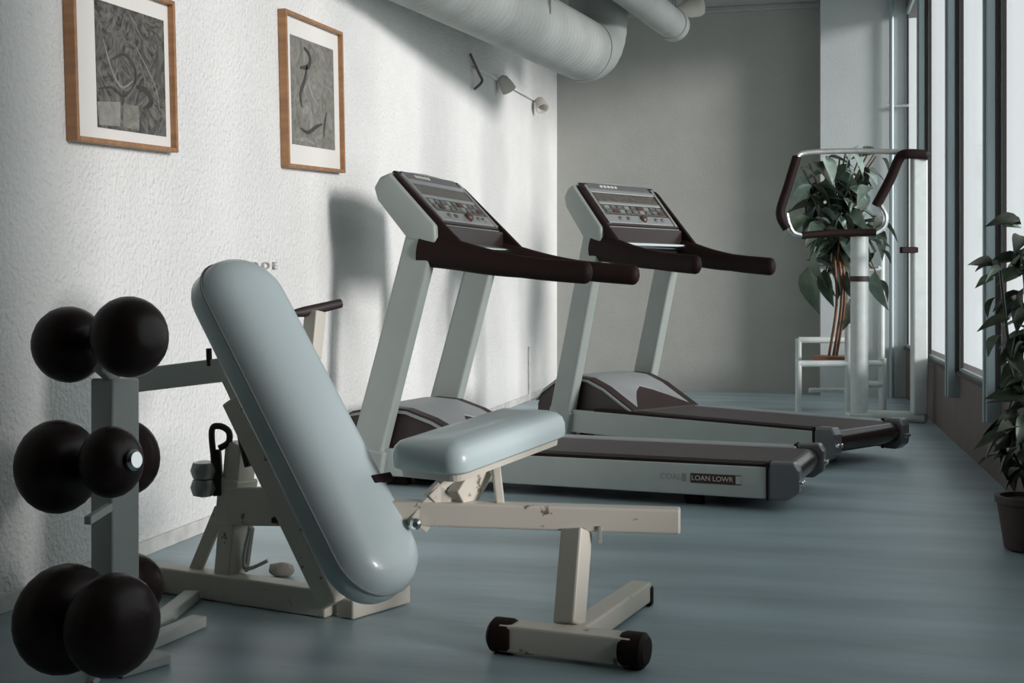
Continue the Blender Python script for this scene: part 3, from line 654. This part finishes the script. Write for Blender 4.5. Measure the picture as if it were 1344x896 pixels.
T2 = copy_tree(T1, skip=('name_plate', 'side_lettering', 'side_mark')); T2['label'] = 'farther grey treadmill standing between the nearer treadmill and the back wall'
place(T1, FL(1040, 673), math.radians(68))
place(T2, FL(1090, 618), math.radians(43.5), sc=0.965); T2.scale.z = 1.07

# ------------------------------------------------------------------ upright handlebar machine by the window
ZM = 9.1
fb_ = P(1206, 550, ZM)
mr = thing('exercise_machine', (fb_.x, fb_.y, 0), 'white post exercise machine with black looped handlebar, by the far window', 'exercise machine'); OM = mr.location.copy()
g0 = P(1118, 551, ZM+0.25); g1 = P(1217, 551, ZM); g0.z = g1.z = 0.042
obj('floor_bar', tube(bmesh.new(), [g0, g0.lerp(g1, 0.03), g0.lerp(g1, 0.97), g1], [0.025, 0.04, 0.04, 0.025], 14), M_WHITE, mr, OM, smooth=True)
a = P(1206, 200, ZM); lo = Vector((a.x, a.y, 0.07))
obj('tall_post', beam(bmesh.new(), lo, a, 0.105, 0.09, up=FW), M_WHITE, mr, OM, bev=0.012)
a2 = P(1128, 311, ZM+0.22); lo2 = Vector((a2.x, a2.y, 0.05))
obj('handle_post', tube(bmesh.new(), [lo2, a2], 0.066, 18), M_WHITE, mr, OM, smooth=True)
obj('post_collar', tube(bmesh.new(), [a2 - UP*0.33, a2 - UP*0.29], 0.072, 18), M_GASK, mr, OM, smooth=True)
obj('post_foot', beam(bmesh.new(), lo2 - RT*0.09 - UP*0.02, lo2 + RT*0.09 - UP*0.02, 0.16, 0.05), M_WHITE, mr, OM, bev=0.01)
obj('crank_arm', beam(bmesh.new(), P(1208, 328, ZM-0.02), P(1182, 328, ZM-0.05), 0.04, 0.045), M_BLACK, mr, OM, bev=0.006)
def hb(name, pts, r, m):
    obj(name, tube(bmesh.new(), smooth_path([P(x, y, z) for x, y, z in pts], 5), r, 12), m, mr, OM, smooth=True)
hb('foam_grip', [(1214,203,ZM-0.05),(1192,202,ZM-0.04),(1181,207,ZM),(1168,236,ZM+0.04),(1150,270,ZM+0.06)], 0.036, M_BLACK)
hb('chrome_bar', [(1153,266,ZM+0.06),(1162,282,ZM+0.05),(1160,297,ZM+0.05),(1148,305,ZM+0.06)], 0.021, M_CHROME)
hb('black_grip', [(1150,305,ZM+0.06),(1128,305,ZM+0.08),(1090,306,ZM+0.08),(1052,309,ZM+0.06)], 0.027, M_BLACK)
hb('chrome_bar', [(1054,309,ZM+0.06),(1042,306,ZM+0.05),(1035,294,ZM+0.04),(1032,280,ZM+0.04)], 0.021, M_CHROME)
hb('foam_grip', [(1033,300,ZM+0.04),(1024,280,ZM+0.04),(1034,245,ZM+0.05),(1046,206,ZM+0.06)], 0.034, M_BLACK)
hb('top_link', [(1046,206,ZM+0.06),(1060,200,ZM+0.08),(1130,198,ZM+0.08),(1192,200,ZM)], 0.02, M_STEEL)
obj('grip_end', tube(bmesh.new(), [P(1212,203,ZM-0.05), P(1219,206,ZM-0.06)], 0.028, 10), M_GASK, mr, OM, smooth=True)

# ------------------------------------------------------------------ plant stand and plants
ZS = 9.85
pl_ = P(1047, 500, ZS); pr_ = P(1160, 500, ZS)
pc = (pl_+pr_)/2
ps = thing('plant_stand', (pc.x, pc.y, 0), 'white tubular plant stand with rungs, behind the looped handlebar', 'plant stand'); OS = ps.location.copy()
def hz(py, Z=ZS): return CH - (py-HY)/F*Z
def leg(px, Z, ytop, name='upright'):
    p = P(px, 500, Z); obj(name, tube(bmesh.new(), [(p.x, p.y, 0), (p.x, p.y, hz(ytop, Z))], 0.026, 12), M_WHITE, ps, OS, smooth=True)
def rung(px0, px1, Z0, Z1, py, name='rung', r=0.026):
    a = P(px0, 500, Z0); b = P(px1, 500, Z1); z = hz(py, (Z0+Z1)/2)
    obj(name, tube(bmesh.new(), [(a.x, a.y, z), (b.x, b.y, z)], r, 12), M_WHITE, ps, OS, smooth=True)
ZB = ZS + 0.42
leg(1048, ZS, 474, 'leg'); leg(1113, ZS, 345); leg(1048, ZB, 444, 'leg'); leg(1113, ZB, 300); leg(1159, ZS, 470); leg(1157, ZB, 300)
rung(1048, 1113, ZB, ZB, 446); rung(1048, 1159, ZS, ZS, 477); rung(1062, 1113, ZB, ZB, 512, r=0.02); rung(1113, 1159, ZS, ZS, 504); rung(1113, 1157, ZB, ZB, 352)
rung(1048, 1048, ZS, ZB, 478); rung(1159, 1157, ZS, ZB, 478); rung(1113, 1113, ZS, ZB, 352)
sh0 = P(1100, 354, ZS+0.2); 
obj('shelf', box(bmesh.new(), sh0.x-0.16, sh0.x+0.30, sh0.y-0.2, sh0.y+0.24, hz(352)-0.0, hz(352)+0.02), M_WHITE, ps, OS, bev=0.004)
tr = P(1094, 490, ZS+0.21)
tag(obj('plant_tray', box(bmesh.new(), tr.x-0.16, tr.x+0.16, tr.y-0.14, tr.y+0.14, hz(478)+0.026, hz(478)+0.056), M_TRAY, bev=0.008), 'shallow red-brown tray lying on the lower rungs of the plant stand', 'tray')

def leaf_mesh(L, Wd, fold, droop):
    me = bpy.data.meshes.new('leaf'); v = []; f = []; n = 6
    for i in range(n+1):
        t = i/n; w = Wd*math.sin(PI*min(1, t**0.75))*(1-0.15*t) if 0 < t < 1 else 0.0015
        z = -droop*L*t*t; x = L*t
        v += [(x, -w/2, z+fold*w), (x, 0, z), (x, w/2, z+fold*w)]
    for i in range(n):
        a = i*3; f += [(a, a+3, a+4, a+1), (a+1, a+4, a+5, a+2)]
    k = len(v); v += [(x, y, z-0.002) for x, y, z in v]
    f += [tuple(k+j for j in q[::-1]) for q in f]
    me.from_pydata(v, [], f); me.update()
    for p in me.polygons: p.use_smooth = True
    return me
LEAVES = []
for m in (M_LEAFD, M_LEAFM, M_LEAFP):
    for L, w, fo, dr in ((0.24, 0.115, 0.22, 0.35), (0.19, 0.10, 0.15, 0.6), (0.14, 0.07, 0.25, 0.3)):
        me = leaf_mesh(L, w, fo, dr); me.materials.append(m); LEAVES.append(me)
def put_leaf(root, pos, d, roll, me, s=1.0):
    for t in (0.0, 0.04, 0.08, 0.12, 0.16, 0.2, 0.25, 0.3):          # keep leaves clear of the stand's shelf
        p = Vector(pos) + Vector(d).normalized()*(t*s)
        if root.name.startswith('trailing') and abs(p.z - (hz(352)+0.01)) < 0.09 and sh0.x-0.24 < p.x < sh0.x+0.38 and sh0.y-0.28 < p.y < sh0.y+0.32: return
    o = bpy.data.objects.new('leaf', me); COL.objects.link(o); o.parent = root
    q = Vector(d).to_track_quat('X', 'Z'); o.rotation_mode = 'QUATERNION'; o.rotation_quaternion = q @ Quaternion((1, 0, 0), roll)
    o.location = Vector(pos) - root.location; o.scale = (s, s, s)
rnd = random.Random(21)
# trailing plant
pot = P(1092, 352, ZS+0.2); pz = hz(352)+0.021
tp_ = thing('trailing_plant', (pot.x, pot.y, pz), 'large-leaved trailing plant in a teal pot draped over the white stand', 'plant'); OT = tp_.location.copy()
obj('pot', lathe(bmesh.new(), [(0.09, 0), (0.11, 0.01), (0.145, 0.12), (0.155, 0.20), (0.165, 0.205), (0.165, 0.225), (0.148, 0.225), (0.14, 0.19), (0.02, 0.19)], OT, UP, 28), M_POT, tp_, OT, smooth=True)
obj('soil', lathe(bmesh.new(), [(0.14, 0.19), (0.138, 0.205), (0.06, 0.212)], OT, UP, 20), M_SOIL, tp_, OT)
src = OT + UP*0.2
targets = [(1062,215),(1085,205),(1110,200),(1135,192),(1150,205),(1070,250),(1095,240),(1120,235),(1142,245),(1060,285),(1080,275),(1105,280),(1130,275),(1148,290),
           (1072,330),(1090,345),(1110,340),(1128,345),(1150,330),(1060,360),(1080,380),(1100,370),(1118,385),(1145,385),(1155,370)]
targets += [(x + rnd.uniform(-14, 14), y + rnd.uniform(-14, 14)) for x, y in targets if y < 345]
for i, (px, py) in enumerate(targets):
    Zt = ZS + rnd.uniform(-0.25, 0.35) - 0.05
    if py > 300: Zt = ZS - rnd.uniform(0.10, 0.28)
    tgt = P(px, py, Zt)
    midp = (src + tgt)/2 + UP*(0.06 if py < 300 else 0.16) - FW*(0.0 if py < 300 else 0.1)
    pts = smooth_path([src + RT*rnd.uniform(-0.06, 0.06) + FW*rnd.uniform(-0.06, 0.06), midp, tgt], 4)
    obj('stem', tube(bmesh.new(), pts, [0.007]*len(pts), 6), M_STEM if i % 4 == 0 else M_LEAFM, tp_, OT, smooth=True)
    for k in range(5):
        t = 0.45 + 0.55*k/4; q = pts[min(int(t*(len(pts)-1)), len(pts)-1)] + Vector((rnd.uniform(-1, 1), rnd.uniform(-1, 1), rnd.uniform(-0.6, 0.6)))*0.05
        ang = rnd.uniform(0, 2*PI); dn = rnd.uniform(-1.1, 0.1)
        d = RT*math.cos(ang) + FW*math.sin(ang)*0.6 + UP*dn
        r_ = rnd.random(); kind = 0 if r_ < 0.38 else (1 if r_ < 0.68 else 2)
        put_leaf(tp_, q, d, rnd.uniform(-0.9, 0.9), LEAVES[kind*3 + rnd.choice((0, 0, 1, 1, 2))], rnd.uniform(0.8, 1.25))
for px, py, s_ in ((1060, 372, 1.5), (1082, 375, 1.2), (1112, 380, 1.1), (1148, 378, 1.25), (1070, 350, 1.3), (1128, 330, 1.1)):
    q = P(px, py-22, ZS-0.30); put_leaf(tp_, q, Vector((0.1*rnd.uniform(-1,1), -0.1, -1)), rnd.uniform(-0.5, 0.5)+PI/2, LEAVES[(1 if px != 1148 else 2)*3], s_)
for dx, dy in ((1100, 420), (1106, 440), (1110, 430)):
    pts = smooth_path([src - FW*0.1, P(dx-4, 345, ZS-0.26), P(dx-2, 400, ZS-0.2), P(dx-12, 466, ZS+0.12)], 4)
    obj('hanging_stem', tube(bmesh.new(), pts, 0.011, 6), M_STEM, tp_, OT, smooth=True)
# climbing plant by the near window pane
c = W((1350-672)/F*4.6, 4.6, 0)
cp = thing('window_plant', (c.x, c.y, 0), 'dark leafy climbing plant in a floor pot against the nearest window pane', 'plant'); OC = cp.location.copy()
obj('pot', lathe(bmesh.new(), [(0.07, 0), (0.085, 0.01), (0.11, 0.17), (0.118, 0.175), (0.118, 0.20), (0.10, 0.20), (0.095, 0.17), (0.02, 0.17)], OC, UP, 24), M_CLAY, cp, OC, smooth=True)
obj('soil', lathe(bmesh.new(), [(0.098, 0.17), (0.095, 0.182), (0.04, 0.19)], OC, UP, 18), M_SOIL, cp, OC)
rnd = random.Random(5)
for i, (px, py, Zt) in enumerate(((1340,285,4.75),(1330,330,4.7),(1300,345,4.65),(1338,390,4.7),(1326,440,4.65),(1335,500,4.6),(1318,560,4.6),(1300,590,4.7),(1340,340,4.6))):
    tgt = P(px + 12, py, Zt); s0_ = OC + UP*0.18
    pts = smooth_path([s0_, s0_.lerp(tgt, 0.5) + Vector((0.02*rnd.uniform(-1,1), 0.02, 0.08)), tgt], 5)
    obj('stem', tube(bmesh.new(), pts, [0.006]*len(pts), 6), M_LEAFD, cp, OC, smooth=True)
    for k in range(10):
        t = 0.3 + 0.7*k/6; q = pts[min(int(t*(len(pts)-1)), len(pts)-1)] + Vector((rnd.uniform(-1, 1), rnd.uniform(-1, 1), rnd.uniform(-1, 1)))*0.03
        if q.x > XR - 0.16: q.x = XR - 0.16
        ang = rnd.uniform(PI*0.6, PI*1.6)
        d = Vector((math.cos(ang), math.sin(ang), rnd.uniform(-1.0, 0.3)))
        put_leaf(cp, q, d, rnd.uniform(-1, 1), LEAVES[(0 if rnd.random() < 0.75 else 1)*3 + 2], rnd.uniform(0.6, 1.0))

# ------------------------------------------------------------------ small things on the floor
d0 = FL(370, 756)
bm = bmesh.new(); bmesh.ops.create_icosphere(bm, subdivisions=2, radius=0.03)
for v in bm.verts: v.co = Vector((v.co.x*1.5, v.co.y*0.9, max(v.co.z, -0.022)*0.9 + 0.02)) * (1 + 0.12*math.sin(v.co.x*190)*math.cos(v.co.y*150))
o = tag(obj('crumpled_rag', bm, M_STAIN, smooth=True), 'small crumpled grey lump on the floor behind the bench base tube', 'debris'); o.location = (d0.x, d0.y, 0.0)
